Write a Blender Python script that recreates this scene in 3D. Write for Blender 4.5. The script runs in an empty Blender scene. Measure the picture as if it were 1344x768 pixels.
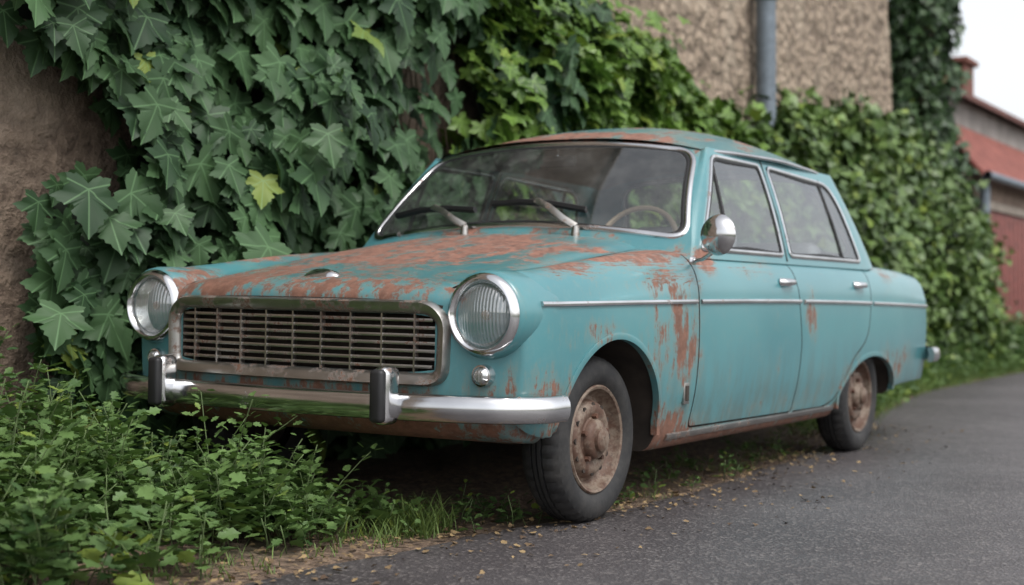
import bpy, bmesh, math, random
import numpy as np
from mathutils import Vector, Matrix, noise as mn
from mathutils.bvhtree import BVHTree
random.seed(7); rng=np.random.default_rng(7)
scene=bpy.context.scene
COL=scene.collection
# ---------------------------------------------------------------- frame of the street
SN,CS=.528,.849
P0=np.array([.308,5.0])
def W(u,v,z=0.0):
    return Vector((P0[0]+SN*u-CS*v, P0[1]+CS*u+SN*v, z))
UD=Vector((SN,CS,0)); VD=Vector((-CS,SN,0)); OUT=-VD
# ---------------------------------------------------------------- node helpers
class NB:
    def __init__(s,name):
        s.m=bpy.data.materials.new(name); s.m.use_nodes=True
        s.t=s.m.node_tree; s.t.nodes.clear()
        s.out=s.t.nodes.new('ShaderNodeOutputMaterial')
    def n(s,typ,inp=None,**props):
        nd=s.t.nodes.new('ShaderNode'+typ)
        for k,v in props.items(): setattr(nd,k,v)
        if inp:
            for k,v in inp.items(): s.set(nd.inputs[k],v)
        return nd
    def set(s,sock,v):
        if isinstance(v,bpy.types.NodeSocket): s.t.links.new(v,sock)
        elif v is not None:
            if isinstance(v,(tuple,list)) and len(v)==3 and sock.type=='RGBA': v=(*v,1)
            sock.default_value=v
    def m_(s,op,a,b=None,c=None,clamp=False):
        nd=s.t.nodes.new('ShaderNodeMath'); nd.operation=op; nd.use_clamp=clamp
        for i,x in enumerate((a,b,c)):
            if x is not None: s.set(nd.inputs[i],x)
        return nd.outputs[0]
    def mix(s,f,a,b,blend='MIX'):
        nd=s.t.nodes.new('ShaderNodeMix'); nd.data_type='RGBA'; nd.blend_type=blend
        s.set(nd.inputs[0],f); s.set(nd.inputs[6],a); s.set(nd.inputs[7],b)
        return nd.outputs[2]
    def vm(s,op,a,b=None):
        nd=s.t.nodes.new('ShaderNodeVectorMath'); nd.operation=op
        s.set(nd.inputs[0],a)
        if b is not None: s.set(nd.inputs[1],b)
        return nd
    def co(s,k='Object'): return s.n('TexCoord').outputs[k]
    def noise(s,vec,scale,detail=4,rough=.6,out=0):
        return s.n('TexNoise',{'Vector':vec,'Scale':scale,'Detail':detail,'Roughness':rough}).outputs[out]
    def smooth(s,x,a,b):
        nd=s.n('MapRange',{0:x,1:a,2:b,3:0.0,4:1.0},interpolation_type='SMOOTHSTEP'); return nd.outputs[0]
    def bump(s,h,st=.3,dist=.01,nrm=None):
        nd=s.n('Bump',{'Height':h,'Strength':st,'Distance':dist})
        if nrm is not None: s.set(nd.inputs['Normal'],nrm)
        return nd.outputs[0]
    def bsdf(s,**k):
        nd=s.t.nodes.new('ShaderNodeBsdfPrincipled')
        for a,v in k.items(): s.set(nd.inputs[a.replace('_',' ')],v)
        return nd.outputs[0]
    def done(s,sh):
        s.t.links.new(sh,s.out.inputs['Surface']); return s.m

def mat_simple(name,col,rough=.6,metal=0.0,var=.25,scale=8,bump=0.0,bscale=40,bd=.005):
    b=NB(name); p=b.co()
    n=b.noise(p,scale,3)
    c=b.mix(b.smooth(n,.3,.7),tuple(x*(1-var) for x in col),tuple(min(1,x*(1+var)) for x in col))
    kw=dict(Base_Color=c,Roughness=rough,Metallic=metal)
    if bump: kw['Normal']=b.bump(b.noise(p,bscale,4),bump,bd)
    return b.done(b.bsdf(**kw))

def blobs(b,p,lst):
    acc=None
    for q in lst:
        c,r=q[0],q[1]; wgt=q[2] if len(q)>2 else 1.0
        d=b.vm('SUBTRACT',p,c).outputs[0]
        d=b.vm('DIVIDE',d,r).outputs[0]
        l=b.vm('LENGTH',d).outputs['Value']
        f=b.m_('SUBTRACT',1.0,l,clamp=True)
        f=b.m_('MULTIPLY',f,1.6*wgt)
        f=b.m_('MINIMUM',f,wgt)
        acc=f if acc is None else b.m_('MAXIMUM',acc,f)
    return acc

def paint_mat(name='weathered_teal_paint'):
    b=NB(name); p=b.co()
    sx=b.n('SeparateXYZ',{0:p}); X,Y,Z=sx.outputs
    lst=[((.30,.05,1.0),(1.1,1.0,.5),.97),((-.38,.40,.88),(.50,.50,.3),1.0),((-.5,-.1,.82),(.30,.9,.10),.85),((1.30,0,1.54),(.34,1.2,.24),1.0),((2.0,-.30,1.60),(1.7,.85,.22),.55),
         ((.38,-.80,.98),(.72,.20,.13),1.05),((-.1,-.84,.93),(.45,.15,.08),.8),((.66,-.93,.66),(.24,.2,.40),.75),((.55,-.93,.88),(.40,.2,.11),.75),
         ((2.07,-.93,.73),(.13,.2,.19),.85),((-.32,-.85,.46),(.30,.3,.18),.8),((.42,-.95,.62),(.28,.2,.22),.65),((0,-.95,.68),(.5,.2,.08),.5),
         ((3.5,-.9,.48),(.50,.2,.15),.6),((2.72,-.93,.42),(.30,.2,.16),.65),((-.5,0,.34),(.9,1.5,.26),1.1),((.25,.82,.97),(.7,.2,.15),.9),((.95,-.85,.95),(.15,.15,.10),.9),
         ((.62,-.93,.28),(.42,.2,.18),1.1),((4.0,0,.98),(.5,.7,.1),.7),((3.4,-.85,.97),(.6,.15,.1),.5),((1.4,-.93,.95),(.5,.2,.08),.45),((1.7,-.93,.32),(1.1,.2,.10),.35)]
    bl=blobs(b,p,lst)
    low=b.m_('SUBTRACT',1.0,b.smooth(Z,.23,.32))
    bl=b.m_('MAXIMUM',bl,b.m_('MULTIPLY',low,1.1))
    top=b.smooth(Z,.86,.95)
    ps=b.vm('MULTIPLY',p,(22.,22.,4.5)).outputs[0]
    pt=b.vm('MULTIPLY',p,(3.2,13.,13.)).outputs[0]
    pv=b.n('Mix',{0:top,4:ps,5:pt},data_type='VECTOR').outputs[1]
    n1=b.noise(pv,1.0,6,.72)
    n2=b.noise(p,4.2,7,.78)
    nn=b.m_('ADD',b.m_('MULTIPLY',n1,.52),b.m_('MULTIPLY',n2,.48))
    val=b.m_('ADD',b.m_('MULTIPLY',bl,.265),b.m_('MULTIPLY',b.m_('SUBTRACT',nn,.5),1.25))
    mask=b.smooth(val,.160,.240)
    edge=b.smooth(val,.06,.20)
    n3=b.noise(p,24,5,.7); n4=b.noise(p,1.3,2,.5)
    paint=b.mix(b.smooth(n4,.3,.7),(.054,.190,.214),(.080,.235,.255))
    paint=b.mix(b.m_('MULTIPLY',b.smooth(n3,.45,.8),.30),paint,(.15,.26,.255))
    grime=b.m_('MULTIPLY',b.m_('SUBTRACT',1.0,b.smooth(Z,.22,.72)),b.smooth(b.noise(ps,.7,5,.7),.36,.66))
    paint=b.mix(b.m_('MULTIPLY',grime,.55),paint,(.090,.078,.055))
    paint=b.mix(b.m_('MULTIPLY',edge,.40),paint,(.20,.20,.16))
    rust=b.mix(b.smooth(n3,.32,.68),(.125,.047,.029),(.29,.125,.082))
    rust=b.mix(b.m_('MULTIPLY',b.smooth(b.noise(p,70,3,.6),.5,.72),.45),rust,(.38,.23,.17))
    low2=b.m_('MULTIPLY',b.m_('SUBTRACT',1.0,top),.45)
    rust=b.mix(low2,rust,(.12,.045,.020))
    col=b.mix(b.m_('MULTIPLY',mask,.92),paint,rust)
    rg=b.m_('ADD',b.m_('MULTIPLY',mask,.42),b.m_('ADD',.24,b.m_('MULTIPLY',n3,.16)))
    h=b.m_('MULTIPLY',mask,b.m_('SUBTRACT',n3,1.2))
    nrm=b.bump(h,.35,.003)
    nrm=b.bump(n4,.10,.03,nrm)
    return b.done(b.bsdf(Base_Color=col,Roughness=rg,Normal=nrm,Coat_Weight=b.m_('MULTIPLY',b.m_('SUBTRACT',1.0,mask),.4),Coat_Roughness=.15))

def chrome_mat(name,base=(.55,.55,.56),rust=.12,rough=.2):
    b=NB(name); p=b.co()
    n=b.noise(p,9,6,.75); n2=b.noise(p,70,3,.7)
    mk=b.smooth(n,.66-rust,.74-rust)
    mk=b.m_('MULTIPLY',mk,b.smooth(n2,.3,.62))
    c=b.mix(b.smooth(b.noise(p,3,3),.35,.7),base,tuple(x*.75 for x in base))
    c=b.mix(mk,c,(.15,.075,.045))
    r=b.m_('ADD',b.m_('MULTIPLY',n2,.16),rough)
    r=b.m_('ADD',r,b.m_('MULTIPLY',mk,.3))
    return b.done(b.bsdf(Base_Color=c,Roughness=r,Metallic=b.m_('SUBTRACT',1.0,b.m_('MULTIPLY',mk,.8)),Normal=b.bump(n2,.04,.001)))

def glass_mat(name,tint=(.80,.84,.84),dirt=.07):
    b=NB(name); p=b.co()
    tr=b.n('BsdfTransparent',{0:tint}).outputs[0]
    gl=b.n('BsdfGlossy',{0:(.95,.97,1.0),1:.02}).outputs[0]
    g=b.n('NewGeometry')
    cs=b.m_('ABSOLUTE',b.vm('DOT_PRODUCT',g.outputs['Incoming'],g.outputs['Normal']).outputs['Value'])
    fr=b.m_('POWER',b.m_('SUBTRACT',1.0,cs,clamp=True),4.0)
    fr=b.m_('ADD',b.m_('MULTIPLY',fr,.85),.10,clamp=True)
    s=b.n('MixShader',{0:fr,1:tr,2:gl}).outputs[0]
    df=b.n('BsdfDiffuse',{0:(.42,.42,.40)}).outputs[0]
    dm=b.m_('MULTIPLY',b.smooth(b.noise(p,5,5,.7),.35,.8),dirt*1.6)
    dm=b.m_('ADD',dm,dirt*.3)
    s=b.n('MixShader',{0:dm,1:s,2:df}).outputs[0]
    return b.done(s)

def leaf_mat(name,dark,light,veins=True,rough=.42,yellow=.04,big=True,trans=True,spec=.35):
    b=NB(name)
    rnd=b.n('NewGeometry').outputs['Random Per Island']
    c=b.mix(rnd,dark,light)
    r2=b.n('TexWhiteNoise',{'W':b.m_('MULTIPLY',rnd,91.7)},noise_dimensions='1D').outputs[0]
    if yellow>0:
        c=b.mix(b.m_('MULTIPLY',b.m_('GREATER_THAN',r2,1-yellow),.75),c,(.20,.26,.04))
    if big:
        bn=b.noise(b.co('Object'),1.4,1,.5)
        c=b.mix(b.m_('MULTIPLY',b.smooth(bn,.45,.7),.45),c,tuple(q*1.6 for q in light))
    if veins:
        uv=b.n('TexCoord').outputs['UV']
        sx=b.n('SeparateXYZ',{0:uv}); x=b.m_('ABSOLUTE',b.m_('SUBTRACT',sx.outputs[0],.5)); y=sx.outputs[1]
        acc=None
        for a in (0,.95,1.9):
            px=x; py=b.m_('SUBTRACT',y,.12)
            cr=b.m_('ABSOLUTE',b.m_('SUBTRACT',b.m_('MULTIPLY',px,math.cos(a)),b.m_('MULTIPLY',py,math.sin(a))))
            al=b.m_('ADD',b.m_('MULTIPLY',px,math.sin(a)),b.m_('MULTIPLY',py,math.cos(a)))
            k=b.m_('MULTIPLY',b.m_('SUBTRACT',1.0,b.smooth(cr,.004,.022)),b.m_('GREATER_THAN',al,0.0))
            acc=k if acc is None else b.m_('MAXIMUM',acc,k)
        c=b.mix(b.m_('MULTIPLY',acc,.5),c,tuple(min(1,q*2.6+.02) for q in light))
    pr=b.bsdf(Base_Color=c,Roughness=rough,Specular_IOR_Level=spec)
    if not trans: return b.done(pr)
    tl=b.n('BsdfTranslucent',{0:b.mix(.5,c,(.10,.20,.02))}).outputs[0]
    return b.done(b.n('MixShader',{0:.18,1:pr,2:tl}).outputs[0])

# ---------------------------------------------------------------- mesh helpers
def obj_from(name,verts,faces,mats,parent=None,smooth=True,fm=None,recalc=True):
    me=bpy.data.meshes.new(name)
    me.from_pydata([tuple(v) for v in verts],[],faces)
    if not isinstance(mats,(list,tuple)): mats=[mats]
    for m in mats: me.materials.append(m)
    if recalc:
        bm=bmesh.new(); bm.from_mesh(me); bmesh.ops.recalc_face_normals(bm,faces=bm.faces); bm.to_mesh(me); bm.free()
    if fm is not None: me.polygons.foreach_set('material_index',fm)
    if smooth: me.polygons.foreach_set('use_smooth',[True]*len(me.polygons))
    o=bpy.data.objects.new(name,me); COL.objects.link(o)
    if parent: o.parent=parent
    return o
def sharp(o,ang=40):
    o.data.set_sharp_from_angle(angle=math.radians(ang))
def sweep_geo(pts,prof,nrm,closed=False,cap=True):
    pts=[Vector(p) for p in pts]; n=len(pts); k=len(prof); V=[];F=[]
    for i,p in enumerate(pts):
        a=pts[(i-1)%n] if (closed or i>0) else p
        c=pts[(i+1)%n] if (closed or i<n-1) else p
        T=(c-a).normalized()
        nn=Vector(nrm[i]) if isinstance(nrm,list) else Vector(nrm)
        nn=(nn-T*nn.dot(T)).normalized(); B=T.cross(nn)
        for (q,r) in prof: V.append(p+nn*q+B*r)
    m=n if closed else n-1
    for i in range(m):
        for j in range(k):
            a=i*k+j; b_=i*k+(j+1)%k; c=((i+1)%n)*k+(j+1)%k; d=((i+1)%n)*k+j
            F.append((a,b_,c,d))
    if not closed and cap:
        F.append(tuple(range(k))[::-1]); F.append(tuple((n-1)*k+j for j in range(k)))
    return V,F
def sweep(name,pts,prof,nrm,mat,parent=None,closed=False,sm=True,ang=50):
    V,F=sweep_geo(pts,prof,nrm,closed); o=obj_from(name,V,F,mat,parent,sm)
    if sm: sharp(o,ang)
    return o
def circ(r,k=8,ry=None): 
    ry=ry or r
    return [(r*math.cos(2*math.pi*i/k),ry*math.sin(2*math.pi*i/k)) for i in range(k)]
def lathe(name,prof,axis,center,seg,mat,parent=None,sgn=1,ang=35,mod=None):
    V=[];F=[];c=Vector(center);k=len(prof)
    for i in range(seg):
        a=2*math.pi*i/seg; ca,sa=math.cos(a),math.sin(a)
        for j,(r,h) in enumerate(prof):
            if mod: r=mod(r,h,i,j)
            if axis=='y': V.append(c+Vector((r*ca,h*sgn,r*sa)))
            elif axis=='x': V.append(c+Vector((h*sgn,r*ca,r*sa)))
            else: V.append(c+Vector((r*ca,r*sa,h*sgn)))
    for i in range(seg):
        for j in range(k-1):
            F.append((i*k+j,i*k+j+1,((i+1)%seg)*k+j+1,((i+1)%seg)*k+j))
    o=obj_from(name,V,F,mat,parent)
    bm=bmesh.new(); bm.from_mesh(o.data); bmesh.ops.remove_doubles(bm,verts=bm.verts,dist=1e-5)
    bmesh.ops.recalc_face_normals(bm,faces=bm.faces); bm.to_mesh(o.data); bm.free()
    o.data.polygons.foreach_set('use_smooth',[True]*len(o.data.polygons)); sharp(o,ang)
    return o
def rbox(name,c,s,mat,parent=None,bev=.01,seg=3,rot=None):
    bm=bmesh.new(); bmesh.ops.create_cube(bm,size=1)
    for v in bm.verts: v.co=Vector((v.co.x*s[0],v.co.y*s[1],v.co.z*s[2]))
    if bev>0: bmesh.ops.bevel(bm,geom=bm.edges[:],offset=bev,segments=seg,affect='EDGES',profile=.5)
    R=rot.to_matrix().to_4x4() if rot else Matrix.Identity(4)
    bmesh.ops.transform(bm,matrix=Matrix.Translation(Vector(c))@R,verts=bm.verts)
    me=bpy.data.meshes.new(name); bm.to_mesh(me); bm.free(); me.materials.append(mat)
    me.polygons.foreach_set('use_smooth',[True]*len(me.polygons))
    o=bpy.data.objects.new(name,me); COL.objects.link(o); o.data.set_sharp_from_angle(angle=math.radians(40))
    if parent: o.parent=parent
    return o
def roundpoly(pts,r,seg=6):
    out=[];n=len(pts)
    for i in range(n):
        p=Vector(pts[i]);a=Vector(pts[i-1]);c=Vector(pts[(i+1)%n])
        rr=r[i] if isinstance(r,(list,tuple)) else r
        da=(a-p).normalized();dc=(c-p).normalized()
        A=p+da*min(rr,(a-p).length*.49);C=p+dc*min(rr,(c-p).length*.49)
        for k in range(seg+1):
            t=k/seg; out.append(tuple(A*(1-t)**2+p*2*t*(1-t)+C*t*t))
    return out
def densify(pts,step,closed=True):
    out=[];n=len(pts)
    for i in range(n if closed else n-1):
        a=Vector(pts[i]);c=Vector(pts[(i+1)%n]);m=max(1,int((c-a).length/step))
        for k in range(m): out.append(tuple(a.lerp(c,k/m)))
    if not closed: out.append(tuple(pts[-1]))
    return out
def inpoly(x,y,P):
    r=False;n=len(P);j=n-1
    for i in range(n):
        xi,yi=P[i];xj,yj=P[j]
        if (yi>y)!=(yj>y) and x<(xj-xi)*(y-yi)/(yj-yi)+xi: r=not r
        j=i
    return r
def catmull(P,sub):
    P=[np.array(p,float) for p in P]; out=[]
    for i in range(len(P)-1):
        p0=P[i-1] if i>0 else 2*P[0]-P[1]; p1=P[i];p2=P[i+1]; p3=P[i+2] if i+2<len(P) else 2*P[-1]-P[-2]
        for k in range(sub):
            t=k/sub
            out.append(.5*((2*p1)+(p2-p0)*t+(2*p0-5*p1+4*p2-p3)*t*t+(3*p1-p0-3*p2+p3)*t**3))
    out.append(P[-1]); return out
def batch(name,bv,bf,M,P,mat,parent=None,uv=True):
    bv=np.array(bv,float);bf=np.array(bf,int);N=len(P);K=len(bv);T=len(bf)
    V=np.einsum('nij,kj->nki',M,bv)+P[:,None,:]
    F=(bf[None]+ (np.arange(N)*K)[:,None,None]).reshape(-1)
    me=bpy.data.meshes.new(name)
    me.vertices.add(N*K); me.vertices.foreach_set('co',V.reshape(-1))
    me.loops.add(N*T*3); me.loops.foreach_set('vertex_index',F)
    me.polygons.add(N*T); me.polygons.foreach_set('loop_start',np.arange(N*T)*3)
    if uv:
        l=me.uv_layers.new(name='UVMap'); q=bv[bf.reshape(-1)][:,:2].copy(); q[:,0]+=.5
        l.data.foreach_set('uv',np.tile(q,(N,1)).reshape(-1))
    me.update(calc_edges=True); me.materials.append(mat)
    me.polygons.foreach_set('use_smooth',np.ones(N*T,bool))
    o=bpy.data.objects.new(name,me); COL.objects.link(o)
    if parent: o.parent=parent
    return o
def frames(nrm,tip,scale):
    n=nrm/np.linalg.norm(nrm,axis=1,keepdims=True)
    t=tip-n*(n*tip).sum(1,keepdims=True); t/=np.linalg.norm(t,axis=1,keepdims=True)
    x=np.cross(t,n)
    return np.stack([x,t,n],axis=2)*np.asarray(scale)[:,None,None]

# ================================================================= MATERIALS
M_paint=paint_mat()
M_chrome=chrome_mat('aged_chrome',(.70,.70,.71),.07,.07)
M_grille=chrome_mat('dull_grille_metal',(.46,.445,.42),.14,.26)
M_glass=glass_mat('car_glass')
M_dark=mat_simple('underbody_dark',(.030,.022,.017),.9,var=.4)
M_rubber=mat_simple('rubber_black',(.012,.012,.013),.55,var=.3)
M_int=mat_simple('interior_trim',(.12,.11,.10),.7,var=.2)
M_seat=mat_simple('seat_vinyl',(.26,.26,.265),.55,var=.2)
M_tan=mat_simple('steering_wheel_plastic',(.42,.30,.20),.4)
def tyre_mat():
    b=NB('tyre_rubber');p=b.co(); n=b.noise(p,12,5,.7); n2=b.noise(p,60,3,.7)
    c=b.mix(b.smooth(n,.35,.75),(.012,.012,.013),(.036,.034,.032))
    return b.done(b.bsdf(Base_Color=c,Roughness=.72,Normal=b.bump(n2,.3,.003)))
M_tyre=tyre_mat()
def rim_mat():
    b=NB('rusty_rim');p=b.co(); n=b.noise(p,14,5,.7); n2=b.noise(p,50,3,.7)
    c=b.mix(b.smooth(n,.38,.60),(.200,.155,.118),(.095,.050,.033))
    c=b.mix(b.m_('MULTIPLY',b.smooth(n2,.5,.7),.6),c,(.055,.033,.025))
    return b.done(b.bsdf(Base_Color=c,Roughness=.62,Metallic=.15,Normal=b.bump(n2,.4,.003)))
M_rim=rim_mat()
M_rust=mat_simple('deep_rust',(.08,.037,.023),.85,var=.45,scale=18,bump=.4)
def lens_mat():
    b=NB('headlight_lens');p=b.co(); sx=b.n('SeparateXYZ',{0:p})
    w=b.m_('SINE',b.m_('MULTIPLY',sx.outputs[1],520.)); w2=b.m_('SINE',b.m_('MULTIPLY',sx.outputs[2],160.))
    nr=b.bump(b.m_('ADD',w,b.m_('MULTIPLY',w2,.5)),.35,.002)
    tr=b.n('BsdfTransparent',{0:(.86,.88,.88)}).outputs[0]
    gl=b.n('BsdfGlossy',{0:(1,1,1),1:.08,'Normal':nr}).outputs[0]
    s=b.n('MixShader',{0:.25,1:tr,2:gl}).outputs[0]
    df=b.n('BsdfDiffuse',{0:(.5,.52,.52),'Normal':nr}).outputs[0]
    return b.done(b.n('MixShader',{0:.18,1:s,2:df}).outputs[0])
M_lens=lens_mat()
def refl_mat():
    b=NB('headlight_reflector');p=b.co(); n=b.noise(p,22,3,.6)
    return b.done(b.bsdf(Base_Color=b.mix(b.smooth(n,.35,.7),(.80,.81,.81),(.40,.40,.38)),Metallic=1.0,Roughness=.25,Normal=b.bump(n,.3,.01)))
M_refl=refl_mat()
M_red=mat_simple('tail_lamp_red',(.30,.02,.015),.25)

# ================================================================= CAR
car=bpy.data.objects.new('parked_car',None); COL.objects.link(car)
ROLL=math.radians(1.2)
car.matrix_world=Matrix.Translation(Vector((P0[0],P0[1],0)))@Matrix.Rotation(math.atan2(CS,SN),4,'Z')@Matrix.Rotation(ROLL,4,'X')@Matrix.Translation(Vector((0,.92,0)))
# body local frame : x rearward, y=-.92 road side, z up
def key(x,ks):
    xs=[k[0] for k in ks]; ys=[k[1] for k in ks]
    return float(np.mean([np.interp(x+d,xs,ys) for d in np.linspace(-.11,.11,9)]))
K_zc=[(-.5,.845),(-.4,.866),(-.1,.925),(.3,1.0),(.6,1.05),(.85,1.085),(1.1,1.03),(1.3,1.0),(3.0,1.0),(3.35,1.03),(3.8,1.01),(4.4,.95)]
K_zh=[(-.5,.84),(-.4,.856),(-.1,.905),(.3,.972),(.6,1.015),(.85,1.045),(1.1,1.01),(1.3,1.0),(3.0,1.0),(3.35,1.01),(3.8,.99),(4.4,.935)]
K_zv=[(-.5,.828),(-.4,.840),(-.1,.882),(.3,.940),(.6,.980),(.85,1.01),(1.1,1.0),(3.0,1.0),(3.35,.995),(3.8,.97),(4.4,.925)]
K_zf=[(-.5,.885),(-.4,.893),(-.1,.92),(.3,.965),(.6,.985),(.85,.998),(1.1,.998),(3.0,1.0),(3.4,.998),(3.8,.985),(4.4,.955)]
K_w=[(-.5,.905),(0,.920),(1,.925),(2.5,.925),(3.4,.915),(4.4,.87)]
K_zb=[(-.5,.32),(-.2,.30),(.1,.25),(.5,.215),(2.6,.215),(3.3,.25),(3.8,.31),(4.4,.40)]
def prof(x):
    zc,zh,zv,zf,w,zb=[key(x,k) for k in (K_zc,K_zh,K_zv,K_zf,K_w,K_zb)]
    s=w/.92
    P=[(0,zc),(.3,zc*.7+zh*.3+.003),(.55,zh),(.635,zv+.006),(.69,zv+.006),(.775,zf),(.835,zf-.012),(.885,zf-.06),
       (.912,zf-.13),(.921,.79),(.926,.62),(.916,.46),(.893,.34),(.872,zb+.05),(.835,zb+.006),(.76,zb),(.4,zb),(0,zb)]
    P=[(a*s,c) for a,c in P]
    return catmull(P,5)
BOW=.13
def bow(y,x):
    f=min(1,max(0,-x/.575)); g=min(1,max(0,(x-3.85)/.5))
    return BOW*(abs(y)/.92)**2.2*f-.13*(abs(y)/.92)**2.4*g
def ring(x,sy=1,z0=0,sz=1,xo=None):
    h=prof(x); full=[(p[0],p[1]) for p in h]+[(-p[0],p[1]) for p in h[-2:0:-1]]
    R=[]
    for (y,z) in full:
        y*=sy; z=z0+(z-z0)*sz; xx=x if xo is None else xo
        R.append((xx+bow(y,xx),y,z))
    return R
NA=10; ZC=.60; rings=[]; caps=[]
XF0,RX=-.38,.195; DY,DZ=.050,.085
for s in np.linspace(.08,1,10)[:-1]:
    caps.append(ring(XF0,(1-DY/.9)*s,ZC,(1-DZ/.28)*s,XF0-RX-.012*(1-s*s)))
for j in range(NA,0,-1):
    a=j/NA*math.pi/2
    caps.append(ring(XF0,1-DY*(1-math.cos(a))/.9,ZC,1-DZ*(1-math.cos(a))/.28,XF0-RX*math.sin(a)))
rings+=caps
for x in np.linspace(XF0,4.25,112): rings.append(ring(float(x)))
for j in range(1,NA+1):
    a=j/NA*math.pi/2; d=.05*(1-math.cos(a)); rings.append(ring(4.25,1-d/.9,.68,1-d/.28,4.25+.1*math.sin(a)))
for s in np.linspace(1,.08,10)[1:]:
    d=.05; rings.append(ring(4.25,(1-d/.9)*s,.68,(1-d/.28)*s,4.35+.012*(1-s*s)))
V=[];F=[];K=len(rings[0])
for r in rings: V+=r
for i in range(len(rings)-1):
    for j in range(K):
        F.append((i*K+j,i*K+(j+1)%K,(i+1)*K+(j+1)%K,(i+1)*K+j))
c0=len(V); V.append((XF0-RX-.013,0,ZC)); V.append((4.363,0,.68)); L=(len(rings)-1)*K
for j in range(K):
    F.append((c0,(j+1)%K,j)); F.append((c0+1,L+j,L+(j+1)%K))
body=obj_from('body_shell',V,F,[M_paint,M_dark],None)
bvh=BVHTree.FromPolygons([Vector(v) for v in V],F)
def cast(o,d):
    for k in range(40):
        h,n,_,_=bvh.ray_cast(Vector(o)+Vector((.0007*math.sin(k*2.1),.0007*math.sin(k*3.7),.0007*k)),Vector(d))
        if h is not None:
            if n.dot(Vector(d))>0: n=-n
            return h,n
    h,n,_,_=bvh.find_nearest(Vector(o)+Vector(d)*1.08)
    return h,n
def side(x,z,sg=-1): return cast((x,sg*2.0,z),(0,-sg,0))
def topp(x,y): return cast((x,y,3),(0,0,-1))
def front(y,z): return cast((-3,y,z),(1,0,0))
# ---- cutters
def prism_xz(poly,y0,y1):
    n=len(poly); V=[Vector((p[0],y0,p[1])) for p in poly]+[Vector((p[0],y1,p[1])) for p in poly]
    F=[tuple(range(n)),tuple(range(n,2*n))[::-1]]+[(i,i+n,(i+1)%n+n,(i+1)%n) for i in range(n)]
    return V,F
def archpoly(cx,rx,cz,rz,n=40):
    P=[(cx+rx*math.cos(math.pi*i/n),cz+rz*math.sin(math.pi*i/n)) for i in range(n+1)]
    return P+[(cx-rx,-.1),(cx+rx,-.1)]
FA=(.105,.392,.285,.385); RA=(3.045,.50,.262,.262)
geo=[]
for sg in (-1,1):
    for A in (FA,RA): geo.append(prism_xz(archpoly(*A),sg*.563,sg*1.31))
cab=roundpoly([(1.02,.6),(3.0,.6),(3.0,1.4),(1.02,1.4)],.04)
geo.append(prism_xz(cab,-.803,.803))
gy=np.linspace(-.5753,.5753,24); Vg=[];Fg=[]
for y in gy:
    xb=XF0-RX+.075+bow(y,-.6); e=1-.12*max(0,(abs(y)-.5)/.08)
    for (x,z) in ((-1,.547),(xb,.547),(xb,.742),(-1,.742)): Vg.append((x,y,.645+(z-.645)*e))
for i in range(23):
    for j in range(4): Fg.append((i*4+j,i*4+(j+1)%4,i*4+4+(j+1)%4,i*4+4+j))
Fg.append((0,1,2,3)); Fg.append((92,93,94,95)); geo.append((Vg,Fg))
def groove(pts,nrm,w=.0045,d=.022): return sweep_geo(pts,[(.02,-w),(.02,w),(-d,w),(-d,-w)],nrm)
def smoothpath(P,r=.05): # open
    Q=[P[0]]
    for i in range(1,len(P)-1):
        p=Vector(P[i]);a=Vector(P[i-1]);c=Vector(P[i+1]);A=p+(a-p).normalized()*min(r,(a-p).length*.45);C=p+(c-p).normalized()*min(r,(c-p).length*.45)
        for k in range(6):
            t=k/5; Q.append(tuple(A*(1-t)**2+p*2*t*(1-t)+C*t*t))
    Q.append(P[-1]); return densify(Q,.05,False)
g2=[]
for sg in (-1,1):
    for path,r in (([(.80,.985),(.79,.62),(.785,.293),(1.925,.283),(1.94,.6),(1.895,.985)],.03),
                 ([(1.955,.283),(2.40,.281),(2.55,.33),(2.68,.50),(2.92,.60),(2.985,.75),(3.01,.985)],.10)):
        pp=smoothpath(path,r); hn=[side(x,z,sg) for x,z in pp]
        g2.append(groove([h for h,n in hn],[n for h,n in hn]))
    pp=densify([(-.47,.60),(-.2,.625),(.2,.645),(.6,.66),(.84,.665)],.06,False); hn=[topp(x,y*sg) for x,y in pp]
    g2.append(groove([h for h,n in hn],[n for h,n in hn],.0055,.02))
pp=densify([(3.5,-.62),(4.2,-.60)],.06,False)
for sg in(-1,1):
    q=[topp(x,y*-sg) for x,y in pp]; g2.append(groove([h for h,n in q],[n for h,n in q],.004,.02))
def area(me): return sum(p.area for p in me.polygons)
A0=area(body.data)
for (cv,cf) in geo+g2:
    c=obj_from('cut',cv,cf,[M_paint,M_dark],None,smooth=False); 
    c.data.polygons.foreach_set('material_index',[1]*len(cf)); c.data.update()
    n0=len(body.data.polygons); ok=False
    for solver in ('EXACT','FAST'):
        md=body.modifiers.new('b','BOOLEAN'); md.operation='DIFFERENCE'; md.solver=solver; md.object=c
        bpy.context.view_layer.update()
        dg=bpy.context.evaluated_depsgraph_get(); nm=bpy.data.meshes.new_from_object(body.evaluated_get(dg))
        body.modifiers.clear()
        a1=area(nm)
        if len(nm.polygons)>5000 and len(nm.polygons)!=n0 and a1>A0*.5 and a1<A0*2.5:
            body.data=nm; ok=True; break
    bpy.data.objects.remove(c,do_unlink=True)
body.data.name='body_shell'
sharp(body,32)
body.parent=car
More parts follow.
